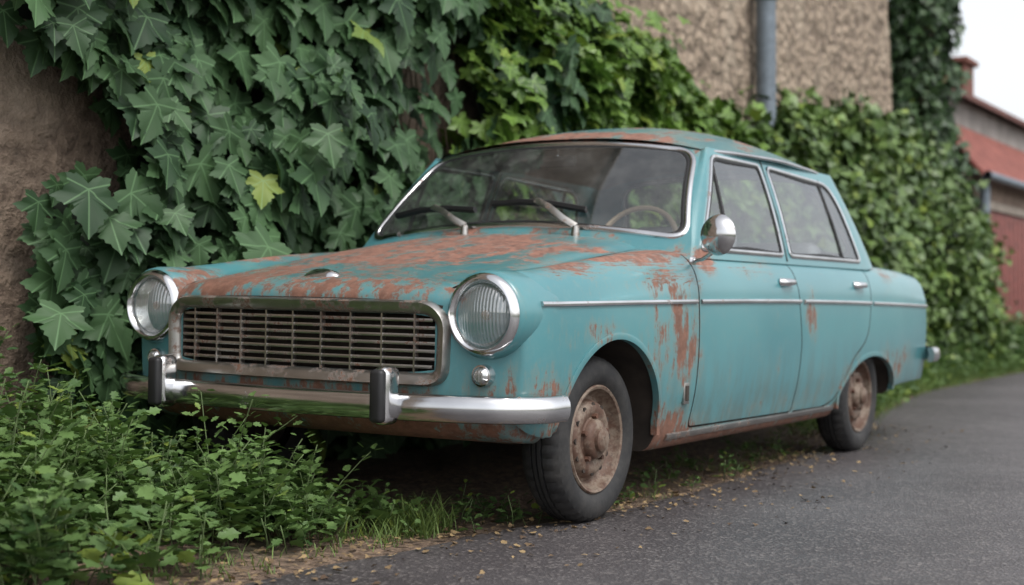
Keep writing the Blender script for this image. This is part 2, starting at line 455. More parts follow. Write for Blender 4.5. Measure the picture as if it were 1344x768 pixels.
# ---- arch lips
for sg in (-1,1):
    for nm_,A in (('front_arch_lip',FA),('rear_arch_lip',RA)):
        pl=[(A[0]+A[1]*math.cos(math.pi*i/48),A[2]+A[3]*math.sin(math.pi*i/48)) for i in range(49)]
        pl=[(x,z) for x,z in pl if z>key(x,K_zb)+.022]
        hs=[side(x,max(z,.33),sg) for x,z in pl]
        pts=[Vector((x,h.y-sg*.001,z)) for (x,z),(h,n) in zip(pl,hs)]
        sweep(nm_,pts,[(.006,-.011),(.008,0),(.006,.013),(-.02,.006),(-.02,-.011)],Vector((0,sg,0)),M_paint,car)
# ---- side trims
TR=[(.008,-.008),(.011,0),(.008,.008),(-.004,.011),(-.004,-.011)]
for sg in (-1,1):
    for a,c in ((-.40,.775),(.80,1.93),(1.955,2.99),(3.01,4.18)):
        xs=np.linspace(a+.008,c-.006,14)
        q=[side(x,.782+.02*math.sin(max(0,min(1,(x+.4)/4.6))*math.pi)-.004*x/4,sg) for x in xs]
        sweep('side_trim',[h for h,n in q],TR,[n for h,n in q],M_chrome,car)
    q=[side(x,.268,sg) for x in np.linspace(.60,2.52,20)]
    sweep('sill_strip',[h for h,n in q],[(.007,-.012),(.01,0),(.007,.012),(-.004,.014),(-.004,-.014)],[n for h,n in q],M_grille,car)
    for x in (1.76,2.80):
        h,n=side(x,.888,sg)
        sweep('door_handle',[h+Vector((-.07,sg*.002,0)),h+Vector((-.062,sg*.022,0)),h+Vector((-.03,sg*.03,.0)),h+Vector((.04,sg*.03,0)),h+Vector((.065,sg*.018,0)),h+Vector((.07,0,0))],circ(.010,8,.015),Vector((0,sg,.2)),M_chrome,car)
        rbox('handle_plate',h+Vector((.0,sg*.001,-.002)),(.13,.008,.038),M_chrome,car,.003)
    h,n=side(.70,.435,sg); rbox('fender_vent',h,(.045,.012,.085),M_grille,car,.003); rbox('fender_vent_inset',h+Vector((0,sg*.004,0)),(.028,.012,.06),M_dark,car,.002)
# ---- greenhouse
def lerp(a,b,t): return a+(b-a)*t
Z0,Z1=.972,1.468
def sideY(z):
    t=(z-Z0)/(Z1-Z0); return .868-.15*t+.012*math.sin(math.pi*t)
def SP(x,z,sg,off=0): return Vector((x,sg*(sideY(z)+off),z))
def xf(t): return lerp(.905,1.300,t)
def xr(t): return lerp(3.07,2.87,t)
YB,YT=.838,.692
def WS(s,t):
    y=s*lerp(YB,YT,t); x=lerp(.825,1.245,t)+lerp(.075,.055,t)*abs(s)**2.2-.03*math.sin(math.pi*max(0,t))
    return Vector((x,y,lerp(1.092-.065*s*s,1.515-.055*s*s,t)))
def BL(s,t):
    y=s*lerp(.80,.655,t); x=lerp(3.46,2.99,t)-lerp(.14,.07,t)*abs(s)**2.2+.04*math.sin(math.pi*t)
    return Vector((x,y,lerp(1.03-.03*s*s,1.545-.085*s*s,t)))
def patch(name,f,ns,nt,cls,mats,parent=car):
    V=[];F=[];fm=[]
    for i in range(ns+1):
        for j in range(nt+1): V.append(f(i/ns,j/nt))
    for i in range(ns):
        for j in range(nt):
            k=cls((i+.5)/ns,(j+.5)/nt)
            if k is None: continue
            F.append((i*(nt+1)+j,(i+1)*(nt+1)+j,(i+1)*(nt+1)+j+1,i*(nt+1)+j+1)); fm.append(k)
    return obj_from(name,V,F,mats,parent,fm=fm,recalc=False)
def two(name,f,ns,nt,cls):
    patch(name+'_frame',f,ns,nt,lambda a,t:0 if not cls(a,t) else None,[M_paint])
    patch(name+'_glass',f,ns,nt,lambda a,t:0 if cls(a,t) else None,[M_glass])
TB=-.14
def wt(t): return lerp(TB,1,t)
wpoly=roundpoly([(-.742,.025),(.742,.025),(.735,.537),(-.735,.537)],[.09,.09,.09,.09],8)
two('windscreen',lambda a,t:WS(a*2-1,wt(t)),150,70,lambda a,t:inpoly((a*2-1)*.76,wt(t)*.56,wpoly))
bpoly=roundpoly([(-.70,.05),(.70,.05),(.66,.51),(-.66,.51)],.1,8)
two('rear_window',lambda a,t:BL(a*2-1,t),110,50,lambda a,t:inpoly((a*2-1)*.76,t*.56,bpoly))
def loop3(f,poly): return [f(x/.76,y/.56) for x,y in densify(poly,.03)]
for f,poly,nm_,dr in ((WS,wpoly,'windscreen_trim',Vector((-.85,0,.5))),(BL,bpoly,'rear_window_trim',Vector((.85,0,.5)))):
    P=loop3(f,poly)
    sweep(nm_,P,circ(.011,8,.015),dr,M_chrome,car,closed=True)
    ctr=sum(P,Vector())/len(P)
    sweep(nm_+'_gasket',[p+(ctr-p).normalized()*.020+dr*.001 for p in P],circ(.008,6,.011),dr,M_rubber,car,closed=True)
fw=[(.950,1.012),(1.862,1.012),(1.852,1.430),(1.312,1.430)]
rw=[(1.950,1.012),(2.975,1.012),(2.835,1.32),(2.74,1.405),(1.940,1.430)]
fwp=roundpoly(fw,[.02,.03,.04,.04],5); rwp=roundpoly(rw,[.03,.03,.08,.1,.04],5)
for sg in (-1,1):
    def sf(a,t,sg=sg):
        z=lerp(Z0,Z1,t); return SP(lerp(xf(t),xr(t),a),z,sg)
    def scl(a,t):
        z=lerp(Z0,Z1,t);x=lerp(xf(t),xr(t),a); return inpoly(x,z,fwp) or inpoly(x,z,rwp)
    two('side_window',sf,210,56,scl)
    for P in (fwp,rwp):
        Q=densify(P,.03); pts=[SP(x,z,sg,.002) for x,z in Q]; ctr=sum(pts,Vector())/len(pts)
        sweep('window_trim',pts,circ(.008,6,.011),Vector((0,sg,0)),M_chrome,car,closed=True)
        sweep('window_gasket',[p+(ctr-p).normalized()*.016 for p in pts],circ(.006,6,.010),Vector((0,sg,0)),M_rubber,car,closed=True)
    sweep('vent_bar',[SP(x,z,sg,.002) for x,z in ((1.235,1.02),(1.255,1.2),(1.285,1.38))],circ(.009,6,.010),Vector((0,sg,0)),M_rubber,car)
    sweep('vent_bar_rear',[SP(x,z,sg,.002) for x,z in ((2.70,1.02),(2.66,1.2),(2.62,1.42))],circ(.009,6,.010),Vector((0,sg,0)),M_rubber,car)
    sweep('door_seal_gap',[SP(x,z,sg,.0) for x,z in ((1.903,.985),(1.900,1.2),(1.896,1.455))],[(.003,-.005),(.003,.005),(-.01,.005),(-.01,-.005)],Vector((0,sg,0)),M_dark,car)
    patch('a_pillar',lambda a,t,sg=sg:WS(sg,wt(t)).lerp(sf(0,t),a)+Vector((-.006,sg*.006,0))*math.sin(math.pi*a),8,12,lambda a,t:0,[M_paint])
    patch('c_pillar',lambda a,t,sg=sg:sf(1,t).lerp(BL(sg,t),a)+Vector((.02,sg*.02,0))*math.sin(math.pi*a),8,12,lambda a,t:0,[M_paint])
# roof
K_re=[(0,1.456),(.15,1.468),(.5,1.482),(.85,1.47),(1,1.452)]
K_rt=[(0,1.515),(.12,1.575),(.3,1.632),(.5,1.652),(.75,1.632),(.9,1.59),(1,1.545)]
K_rw=[(0,.698),(.12,.718),(.3,.728),(.6,.728),(.85,.71),(1,.665)]
def ki(t,k): return float(np.mean([np.interp(min(1,max(0,t+d)),[q[0] for q in k],[q[1] for q in k]) for d in np.linspace(-.05,.05,7)]))
def RF(a,t):
    s=a*2-1; s=math.copysign(1-(1-abs(s))**1.35,s)
    x=lerp(1.225+.065*abs(s)**2.2,3.01-.085*abs(s)**2.2,t)
    ze=ki(t,K_re);zt=ki(t,K_rt)
    return Vector((x,s*ki(t,K_rw),ze+(zt-ze)*(1-abs(s)**2.6)))
patch('roof_panel',RF,60,60,lambda a,t:0,[M_paint])
patch('headliner',lambda a,t:RF(a,t)-Vector((0,0,.03)),30,30,lambda a,t:0,[M_int])
for sg in (0,1):
    s_=-1 if sg==0 else 1
    P=[RF(sg,t)+Vector((0,s_*.006,-.006)) for t in np.linspace(0,1,40)]
    sweep('drip_rail',P,circ(.011,8,.010),Vector((0,s_,.3)),M_chrome,car)
# interior
for y in (-.37,.37):
    rbox('front_seat_back',(1.80,y,.92),(.13,.52,.46),M_seat,car,.05,4,Matrix.Rotation(.18,3,'Y').to_euler())
    rbox('front_seat_base',(1.55,y,.70),(.5,.52,.14),M_seat,car,.04)
rbox('rear_seat_back',(2.84,0,.92),(.14,1.35,.38),M_seat,car,.05,4,Matrix.Rotation(.2,3,'Y').to_euler())
rbox('dashboard',(1.12,0,.975),(.22,1.52,.12),M_int,car,.04)
rbox('parcel_shelf',(3.16,0,1.0),(.34,1.4,.06),M_int,car,.01)
rbox('interior_mirror',(1.235,0,1.42),(.025,.20,.055),M_rubber,car,.01)
sweep('interior_mirror_stem',[(1.24,0,1.43),(1.26,0,1.51)],circ(.006,6),Vector((1,0,0)),M_chrome,car)
sw=lathe('steering_wheel',[(.195+.012*math.cos(a),.012*math.sin(a)) for a in np.linspace(0,2*math.pi,9)],'x',(0,0,0),40,M_tan,car)
sw.location=(1.22,-.42,1.03); sw.rotation_euler=(0,math.radians(25),0)
hb=lathe('steering_hub',[(0,-.02),(.04,-.02),(.05,0),(.04,.03),(0,.03)],'x',(0,0,0),16,M_tan,car); hb.location=sw.location;hb.rotation_euler=sw.rotation_euler
for a in (0,math.pi,math.pi*1.5):
    s_=sweep('steering_spoke',[(0,0,0),(0,.19*math.cos(a),.19*math.sin(a))],circ(.007,6,.012),Vector((1,0,0)),M_tan,car); s_.location=sw.location;s_.rotation_euler=sw.rotation_euler
# wipers
NW=Vector((-.72,0,.69))
def wpt(y,t,off): 
    s=y/lerp(YB,YT,t); return WS(s,t)+NW*off
for yp in (.21,-.35):
    piv=topp(.80,yp)[0]+Vector((0,0,.012))
    lathe('wiper_pivot',[(0,.03),(.014,.03),(.018,.0),(.02,-.02)],'z',piv,14,M_grille,car)
    mid=wpt(yp+.24,.24,.040)
    sweep('wiper_arm',[piv+Vector((0,0,.028)),piv.lerp(mid,.25)+NW*.038,piv.lerp(mid,.6)+NW*.036,mid],circ(.008,6,.017),NW,M_grille,car)
    sweep('wiper_blade',[wpt(yp+.00,.20,.016),wpt(yp+.16,.225,.028),wpt(yp+.32,.245,.028),wpt(yp+.48,.255,.016)],circ(.018,6,.013),NW,M_rubber,car)
# mirror
mc=Vector((.76,-1.01,1.06))
mr=lathe('door_mirror',[(0,-.045),(.03,-.042),(.06,-.026),(.078,0),(.082,.012),(.078,.018),(.072,.016),(0,.016)],'x',(0,0,0),32,M_chrome,car); mr.location=mc; mr.rotation_euler=(0,0,math.radians(-12))
h,_=side(.83,.955); sweep('mirror_stalk',[h-Vector((0,-.01,0)),h+Vector((-.01,-.05,.01)),mc+Vector((.02,.01,-.06)),mc+Vector((.01,0,-.03))],circ(.008,8),Vector((1,0,0)),M_chrome,car)
lathe('mirror_foot',[(0,.012),(.02,.010),(.024,0)],'y',h,14,M_chrome,car,sgn=-1)
# headlights
for sg in (-1,1):
    c=Vector((-.508,sg*.752,.745))
    lathe('headlight_pod',[(.120,-.008),(.137,-.006),(.145,.006),(.149,.03),(.150,.10),(.150,.24),(.13,.36)],'x',c,56,M_paint,car,ang=60)
    lathe('headlight_rim',[(.103,-.002),(.106,-.020),(.118,-.030),(.130,-.024),(.138,-.006),(.138,.012),(.125,.01)],'x',c,48,M_chrome,car,ang=60)
    lathe('headlight_lens',[(0,-.040),(.04,-.037),(.075,-.028),(.095,-.016),(.106,-.004)],'x',c,40,M_lens,car,ang=80)
    lathe('headlight_reflector',[(0,.075),(.03,.07),(.07,.045),(.105,-.002)],'x',c,40,M_refl,car,ang=80)
    lathe('headlight_bulb_cap',[(0,.0),(.016,.004),(.018,.02),(.018,.07)],'x',c,16,M_chrome,car)
    hf,_=front(sg*.745,.545)
    lathe('indicator_lamp',[(0,-.034),(.02,-.031),(.03,-.02),(.0305,-.02),(.036,-.018),(.038,-.006),(.040,.02)],'x',hf,24,M_chrome,car)
    lathe('indicator_lens',[(0,-.037),(.018,-.034),(.028,-.022)],'x',hf,24,M_lens,car)
    lathe('tail_lamp',[(0,.03),(.03,.025),(.045,.0),(.045,-.05)],'x',(4.27,sg*.74,.80),20,M_red,car)
# grille
def gx(y): return XF0-RX-.008+bow(y,-.6)
gp=roundpoly([(-.605,.545),(-.575,.525),(.575,.525),(.605,.545),(.61,.72),(.56,.765),(-.56,.765),(-.61,.72)],.035,5)
gq=densify(gp,.03)
sweep('grille_surround',[Vector((gx(y)-.006,y,z)) for y,z in gq],[(.022,-.008),(.016,.010),(.004,.021),(-.012,.023),(-.02,.023),(-.02,-.024),(.010,-.022),(.024,-.016)],Vector((-1,0,0)),M_grille,car,closed=True)
for i in range(7):
    z=.566+i*.026; e=.575-(.012 if i in(0,6) else 0)
    sweep('grille_slat',[Vector((gx(y)+.016,y,z)) for y in np.linspace(-e,e,31)],[(.012,-.005),(.014,0),(.012,.006),(-.012,.004),(-.012,-.004)],Vector((-1,0,0)),M_grille,car)
for y in np.linspace(-.5,.5,9):
    sweep('grille_bar',[Vector((gx(y)+.010,y,z)) for z in (.545,.65,.745)],[(.010,-.0035),(.010,.0035),(-.012,.003),(-.012,-.003)],Vector((-1,0,0)),M_grille,car)
q=[]
for y in np.linspace(-.60,.60,40):
    h,n=front(y,.787-.02*(abs(y)/.6)**4); q.append((h,n))
sweep('hood_lip_gap',[h for h,n in q],[(.002,-.005),(.002,.005),(-.01,.005),(-.01,-.005)],[n for h,n in q],M_dark,car)
h,n=topp(-.43,0)
em=lathe('hood_emblem',[(0,.018),(.035,.016),(.055,.006),(.06,0)],'z',(0,0,0),32,M_chrome,car); em.location=h; em.scale=(.6,1.3,1.2)
em.rotation_euler=(0,math.radians(-28),0)
# bumpers
zb_=.440
half=[(-.335,.955),(-.42,.945),(-.50,.90),(-.575,.80),(-.635,.62),(-.67,.38),(-.685,.18),(-.69,0)]
hc=catmull([(a,c) for a,c in half],6)
P=[Vector((a,-c,zb_)) for a,c in hc]; P=P+[Vector((p.x,-p.y,p.z)) for p in P[::-1][1:]]
BP=[(.0,-.045),(.018,-.040),(.028,-.022),(.031,0),(.028,.022),(.018,.040),(.0,.045),(-.012,.040),(-.005,.0),(-.012,-.040)]
sweep('front_bumper',P,[(a,-c) for a,c in BP],[Vector((0,0,1)).cross((P[min(i+1,len(P)-1)]-P[max(i-1,0)])).normalized()*1 for i in range(len(P))],M_chrome,car,ang=60)
for y in (-.50,.50):
    rbox('bumper_overrider',(-.70,y,.478),(.09,.064,.19),M_chrome,car,.026,5)
    rbox('overrider_rubber',(-.742,y,.478),(.040,.052,.172),M_rubber,car,.014,3)
    rbox('bumper_bracket',(-.60,y,.44),(.14,.05,.05),M_dark,car,.005)
half=[(4.10,.925),(4.22,.92),(4.34,.88),(4.41,.75),(4.45,.4),(4.46,0)]
hc=catmull(half,6); P=[Vector((a,-c,.49)) for a,c in hc]; P=P+[Vector((p.x,-p.y,p.z)) for p in P[::-1][1:]]
sweep('rear_bumper',P,BP,[Vector((0,0,-1)).cross((P[min(i+1,len(P)-1)]-P[max(i-1,0)])).normalized() for i in range(len(P))],M_chrome,car,ang=60)
# wheels
TY=[(.175,.045),(.192,.022),(.215,.004),(.24,.0),(.262,.003),(.28,.012),(.292,.026),(.298,.042),(.300,.052),(.300,.066),(.291,.067),(.291,.073),(.3005,.074),(.301,.086),(.291,.087),(.291,.093),(.301,.094),(.300,.106),(.291,.107),(.291,.113),(.300,.114),(.299,.128),(.292,.145),(.27,.165),(.24,.17),(.19,.155)]
RM=[(.192,.03),(.196,.016),(.190,.010),(.181,.014),(.176,.030),(.168,.050),(.155,.062),(.143,.058),(.132,.036),(.115,.026),(.096,.028),(.080,.034),(.074,.03),(.070,.012),(.060,.004),(.045,.0),(.043,-.012),(.03,-.02),(0,-.022)]
def tm(r,h,i,j):
    if 6<=j<=9 or 20<=j<=22: return r-(.006 if i%3==0 else 0)
    return r
for sg in (-1,1):
    for x in (.09,3.045):
        yy=sg*(.868 if x<1 else .862); c=(x,yy,.298)
        lathe('tyre',TY,'y',c,120,M_tyre,car,sgn=-sg,mod=tm,ang=30)
        lathe('wheel_rim',RM,'y',c,64,M_rim,car,sgn=-sg,ang=40)
        lathe('brake_drum',[(.15,.06),(.15,.15),(0,.15)],'y',c,24,M_dark,car,sgn=-sg)
        for k in range(5):
            a=k*2*math.pi/5+.3; lathe('wheel_nut',[(0,-.012),(.010,-.012),(.011,.02)],'y',(x+.083*math.cos(a),yy-sg*.026,.298+.083*math.sin(a)),6,M_rust,car,sgn=-sg)
        for k in range(12):
            a=k*2*math.pi/12; lathe('rim_slot',[(0,-.001),(.011,-.001),(.011,.01)],'y',(x+.122*math.cos(a),yy-sg*.031,.298+.122*math.sin(a)),8,M_dark,car,sgn=-sg)
for x in (.09,3.045): sweep('axle',[(x,-.7,.29),(x,.7,.29)],circ(.035,8),Vector((1,0,0)),M_dark,car)
sweep('exhaust',[(1.0,.3,.19),(4.3,.35,.22)],circ(.025,8),Vector((0,0,1)),M_rust,car)

# ================================================================= GROUND / ROAD
EDGE=[(-40,.6),(-6,.55),(-3,.5),(-1.46,.385),(-.9,.33),(-.44,.30),(.0,.23),(.52,.13),(1.5,.16),(3,.3),(4.5,.55),(6,.85),(8.5,1.28),(13.5,1.42),(30,1.6),(120,1.7)]
def edge(u): 
    return float(np.interp(u,[e[0] for e in EDGE],[e[1] for e in EDGE]))+.035*mn.noise(Vector((u*2.3,0,5)))+.015*mn.noise(Vector((u*9,3,0)))
def ground_h(u,v):
    d=v-edge(u); s=max(0,min(1,d/1.3)); return -.006+.042*s*s*(3-2*s)+max(0,min(1,d/.2))*(.012*mn.noise(Vector((u*3,v*3,0)))+.008*mn.noise(Vector((u*9,v*9,2))))
def ground_mat():
    b=NB('verge_soil');p=b.co(); n=b.noise(p,1.8,3,.6); n2=b.noise(p,28,5,.75); v=b.n('TexVoronoi',{'Vector':p,'Scale':55.},feature='F1')
    c=b.mix(b.smooth(n2,.35,.65),(.060,.042,.030),(.17,.115,.078))
    c=b.mix(b.m_('MULTIPLY',b.smooth(b.n('SeparateXYZ',{0:v.outputs['Color']}).outputs[0],.72,.8),.6),c,(.26,.18,.12))
    c=b.mix(b.m_('MULTIPLY',b.smooth(n,.52,.66),.35),c,(.045,.06,.022))
    return b.done(b.bsdf(Base_Color=c,Roughness=.95,Normal=b.bump(n2,.8,.015)))
M_soil=ground_mat()
def road_mat():
    b=NB('asphalt');p=b.co(); n=b.noise(p,.8,3,.6); n2=b.noise(p,130,2,.8); n3=b.noise(p,7,5,.7)
    v=b.n('TexVoronoi',{'Vector':p,'Scale':95.},feature='F1')
    vc=b.n('SeparateXYZ',{0:v.outputs['Color']}).outputs[0]
    c=b.mix(b.smooth(n,.35,.7),(.052,.046,.048),(.088,.080,.082))
    c=b.mix(b.m_('MULTIPLY',b.smooth(vc,.70,.95),.55),c,(.22,.20,.19))
    c=b.mix(b.m_('MULTIPLY',b.smooth(n2,.45,.7),.45),c,(.028,.025,.026))
    c=b.mix(b.m_('MULTIPLY',b.smooth(n3,.50,.70),.40),c,(.036,.031,.032))
    return b.done(b.bsdf(Base_Color=c,Roughness=b.m_('ADD',.28,b.m_('MULTIPLY',n3,.34)),Normal=b.bump(b.m_('ADD',n2,v.outputs['Distance']),.6,.005)))
M_road=road_mat()
us=sorted(set([round(x,3) for x in list(np.arange(-40,-4,2.))+list(np.arange(-4,16,.06))+list(np.arange(16,120,2.))]))
V=[];F=[]
for u in us:
    e=edge(u)
    for k,v in enumerate((e,e-.04,e-.5,-1.5,-3,-7.0)): V.append(W(u,v,.004 if k>0 else -.004))
for i in range(len(us)-1):
    for k in range(5): F.append((i*6+k,i*6+k+1,i*6+7+k,i*6+6+k))
obj_from('road',V,F,M_road,smooth=True)
V=[];F=[];nv=26
for u in us:
    e=edge(u)
    for k in range(nv):
        v=lerp(e-.05,2.6,(k/(nv-1))**1.0); V.append(W(u,v,ground_h(u,v)))
for i in range(len(us)-1):
    for k in range(nv-1): F.append((i*nv+k,i*nv+k+1,i*nv+nv+k+1,i*nv+nv+k))
obj_from('grass_verge',V,F,M_soil)
M_gr=mat_simple('ground_grass',(.05,.065,.03),.95,var=.4,scale=.5)
obj_from('ground',[(-400,-400,-.02),(400,-400,-.02),(400,400,-.02),(-400,400,-.02)],[(0,1,2,3)],M_gr,smooth=False)
# ================================================================= WALL
def wall_mat():
    b=NB('roughcast_stone');p=b.co(); sx=b.n('SeparateXYZ',{0:p})
    wob=b.n('VectorMath',{0:b.noise(p,5,3,.6,1),1:(.22,.22,.22)},operation='MULTIPLY').outputs[0]
    v=b.n('TexVoronoi',{'Vector':b.vm('ADD',b.vm('MULTIPLY',p,(1,1,1.3)).outputs[0],wob).outputs[0],'Scale':8.0},feature='F1')
    n=b.noise(p,1.0,4,.65); n2=b.noise(p,14,5,.7)
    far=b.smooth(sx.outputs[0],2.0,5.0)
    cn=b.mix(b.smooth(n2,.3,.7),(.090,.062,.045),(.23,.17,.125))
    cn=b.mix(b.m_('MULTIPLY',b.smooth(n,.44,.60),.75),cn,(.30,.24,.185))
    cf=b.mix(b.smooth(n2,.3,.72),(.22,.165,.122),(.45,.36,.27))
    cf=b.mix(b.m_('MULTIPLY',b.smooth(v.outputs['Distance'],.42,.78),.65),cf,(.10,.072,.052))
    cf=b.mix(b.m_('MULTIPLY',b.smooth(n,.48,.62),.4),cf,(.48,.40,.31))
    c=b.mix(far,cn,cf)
    h=b.m_('SUBTRACT',b.m_('MULTIPLY',n2,.9),b.m_('MULTIPLY',b.m_('MULTIPLY',v.outputs['Distance'],1.1),far))
    return b.done(b.bsdf(Base_Color=c,Roughness=.95,Normal=b.bump(h,1.0,.06)))
M_wall=wall_mat()
WV=2.35; WEND=11.06; WH=6.2
wall=bpy.data.objects.new('stone_wall',None); COL.objects.link(wall)
wall.matrix_world=Matrix.Translation(W(0,WV,0))@Matrix.Rotation(math.atan2(CS,SN),4,'Z')
V=[];F=[];nx=420;nz=120
for i in range(nx+1):
    x=-9+(WEND+9)*i/nx
    for j in range(nz+1):
        z=-.1+(WH+.1)*j/nz
        dsp=.03*mn.noise(Vector((x*1.1,z*1.1,0)))+(.022*mn.noise(Vector((x*6,z*6,4)))+.02*abs(mn.noise(Vector((x*11,z*11,9))))if x>-3 else 0)
        V.append((x,-dsp,z))
for i in range(nx):
    for j in range(nz): a=i*(nz+1)+j; F.append((a,a+nz+1,a+nz+2,a+1))
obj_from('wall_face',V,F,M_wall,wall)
rbox('wall_core',((WEND-9)/2,.24,WH/2-.05),(WEND+9,.38,WH+.04),M_wall,wall,.0)
M_cap=mat_simple('coping_stone',(.28,.24,.2),.9,bump=.5)
rbox('wall_coping',((WEND-9)/2,.2,WH+.06),(WEND+9.1,.62,.1),M_cap,wall,.02)
M_pipe=mat_simple('zinc_pipe',(.15,.18,.21),.5,.3,var=.2)
pipe=bpy.data.objects.new('drainpipe',None); COL.objects.link(pipe); pipe.matrix_world=wall.matrix_world.copy()
lathe('pipe',[(.085,0),(.085,WH)],'z',(7.1,-.14,0),20,M_pipe,pipe)
for z in (1.2,3.4,5.4): lathe('pipe_collar',[(.085,0),(.098,.005),(.098,.07),(.085,.075)],'z',(7.1,-.14,z),20,M_pipe,pipe)
# ================================================================= IVY
half=[(0,.02),(.09,-.08),(.22,-.15),(.27,-.11),(.31,-.13),(.42,-.12),(.39,-.04),(.40,.0),(.33,.06),(.42,.09),(.44,.16),(.53,.19),(.66,.27),(.56,.32),(.56,.37),(.47,.40),(.44,.45),(.36,.42),(.27,.42),(.27,.50),(.34,.56),(.30,.63),(.24,.65),(.24,.74),(.15,.78),(.13,.85),(.05,.93)]
out=half+[(0,1.0)]+[(-x,y) for x,y in half[:0:-1]]
def leafz(x,y): return .10*abs(x)-.34*(y-.3)*abs(y-.3)-.36*x*x+.04*math.sin(9*y+5*abs(x))
lv=[(0,.24,leafz(0,.24)-.02)]+[(x,y,leafz(x,y)) for x,y in out]
lf=[(0,1+(i+1)%len(out),1+i) for i in range(len(out))]
sv=[(0,0,0),(.30,.02,.04),(.42,.35,.03),(.16,.55,.0),(0,1,-.12),(-.16,.55,0),(-.42,.35,.03),(-.30,.02,.04),(0,.4,-.03)]
sf_=[(8,(i+1)%8,i) for i in range(8)]
OUTn=np.array(OUT); UDn=np.array(UD)
def place(lst): return np.array([list(W(u,v,z)) for u,v,z in lst])
M_ivy=leaf_mat('ivy_leaves',(.017,.042,.018),(.052,.103,.042),yellow=.015,rough=.52,spec=.3)
M_ivy2=leaf_mat('creeper_leaves',(.040,.090,.016),(.120,.200,.036),yellow=.07)
M_hedge=leaf_mat('hedge_leaves',(.038,.078,.020),(.105,.165,.042),veins=False,yellow=.06,trans=False)
M_core=mat_simple('foliage_shade_dark',(.008,.014,.007),1.0,var=.4)  # near-black colour stands in for the shade deep between leaves
def ub(z):
    b_=np.interp(z,[0,.3,.5,1.25,1.45,1.75,1.95,3.4],[-.35,-.5,-.62,-.60,-.25,-.22,-.85,-1.0]); return b_+.18*mn.noise(Vector((z*3.1,7,0)))
pts=[];szs=[]
while len(pts)<3900:
    u=random.uniform(-1.1,3.6); z=random.uniform(.05,3.3)
    if u<ub(z): 
        continue
    hole=((u-2.25)/.42)**2+((z-2.05)/.34)**2<1 or ((u-1.75)/.2)**2+((z-1.75)/.14)**2<1
    if hole and random.random()<.95: continue
    c=mn.noise(Vector((u*1.9,z*1.7,3)))+.6*mn.noise(Vector((u*4.5,z*4.5,9))); T=.16+.36*(c+.45)
    T=max(.06,T)
    r=random.random()**.75
    v=WV-.04-T*r-.02
    pts.append((u,v,z)); szs.append(.10+.135*random.random()*(.5+.5*r)+.02*r)
P=place(pts);N=len(P)
nr=OUTn*1.0+np.array([0,0,.34])+rng.normal(0,.30,(N,3))
tp=np.array([0,0,-1.])+OUTn*.35+rng.normal(0,.36,(N,3))
ivy=batch('ivy_foliage',lv,lf,frames(nr,tp,szs),P,M_ivy)
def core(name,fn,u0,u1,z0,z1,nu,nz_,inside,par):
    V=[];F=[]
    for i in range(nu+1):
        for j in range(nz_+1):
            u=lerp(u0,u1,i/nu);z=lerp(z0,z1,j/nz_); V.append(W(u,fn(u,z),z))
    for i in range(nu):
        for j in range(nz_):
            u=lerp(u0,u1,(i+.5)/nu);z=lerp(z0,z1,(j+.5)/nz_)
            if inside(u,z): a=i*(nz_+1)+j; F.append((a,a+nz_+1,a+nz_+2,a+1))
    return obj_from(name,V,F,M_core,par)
def ins(u,z):
    if u<ub(z)+.14: return False
    if ((u-2.25)/.5)**2+((z-2.05)/.4)**2<1: return False
    return mn.noise(Vector((u*3,z*3,8)))>-.30
core('ivy_shade_backing',lambda u,z:WV-.07-.05*mn.noise(Vector((u*4,z*4,1))),-1,3.6,.0,3.3,90,60,ins,ivy)  # dark sheet added behind the leaves, hides the wall, shade put into its colour
M_stem=mat_simple('ivy_stem',(.09,.065,.045),.9)
SV=[];SF=[]
for k in range(34):
    u=random.uniform(.15,3.0); z=0; path=[]
    zt=random.uniform(1.2,3.2)
    while z<zt:
        path.append(W(u,WV-.06-.02*random.random(),z)); u+=random.uniform(-.05,.05); z+=.14
    g=sweep_geo(path,circ(.006,5),OUT); o=len(SV); SV+=g[0]; SF+=[tuple(i+o for i in q) for q in g[1]]
obj_from('ivy_stems',SV,SF,M_stem,ivy)
def toph(u): return float(np.interp(u,[2.2,3,4.3,5.4,6.5],[3.3,2.75,2.7,2.42,2.2]))+.22*mn.noise(Vector((u*1.7,1,1)))+.1*mn.noise(Vector((u*5,1,1)))
pts=[]
while len(pts)<7600:
    u=random.uniform(2.3,6.7); h=toph(u); z=random.uniform(.7,h+.08*random.random())
    if u<3.0 and random.random()<.6*(3.0-u)/.7: continue
    D=.42+.35*mn.noise(Vector((u*1.5,z*1.6,6)))+.16*mn.noise(Vector((u*5,z*5,6)))
    D*=max(0,min(1,(h+.12-z)/.45))**.5
    v=WV-.05-D*(random.random()**.45)-.03
    if random.random()<.03: z+=random.random()*.25; v-=random.random()*.12
    pts.append((u,v,z))
P=place(pts);N=len(P)
nr=OUTn*.8+np.array([0,0,.8])+rng.normal(0,.45,(N,3)); tp=np.array([0,0,-.8])+OUTn*.6+rng.normal(0,.5,(N,3))
crp=batch('creeper_foliage',lv,lf,frames(nr,tp,rng.uniform(.07,.16,N)),P,M_ivy2)
core('creeper_shade_backing',lambda u,z:WV-.10-.16*(mn.noise(Vector((u*2,z*2,6)))+.5),2.5,6.8,.0,3.0,80,50,lambda u,z:z<toph(u)-.22,crp)  # added dark backing, its colour plays the shade behind the creeper
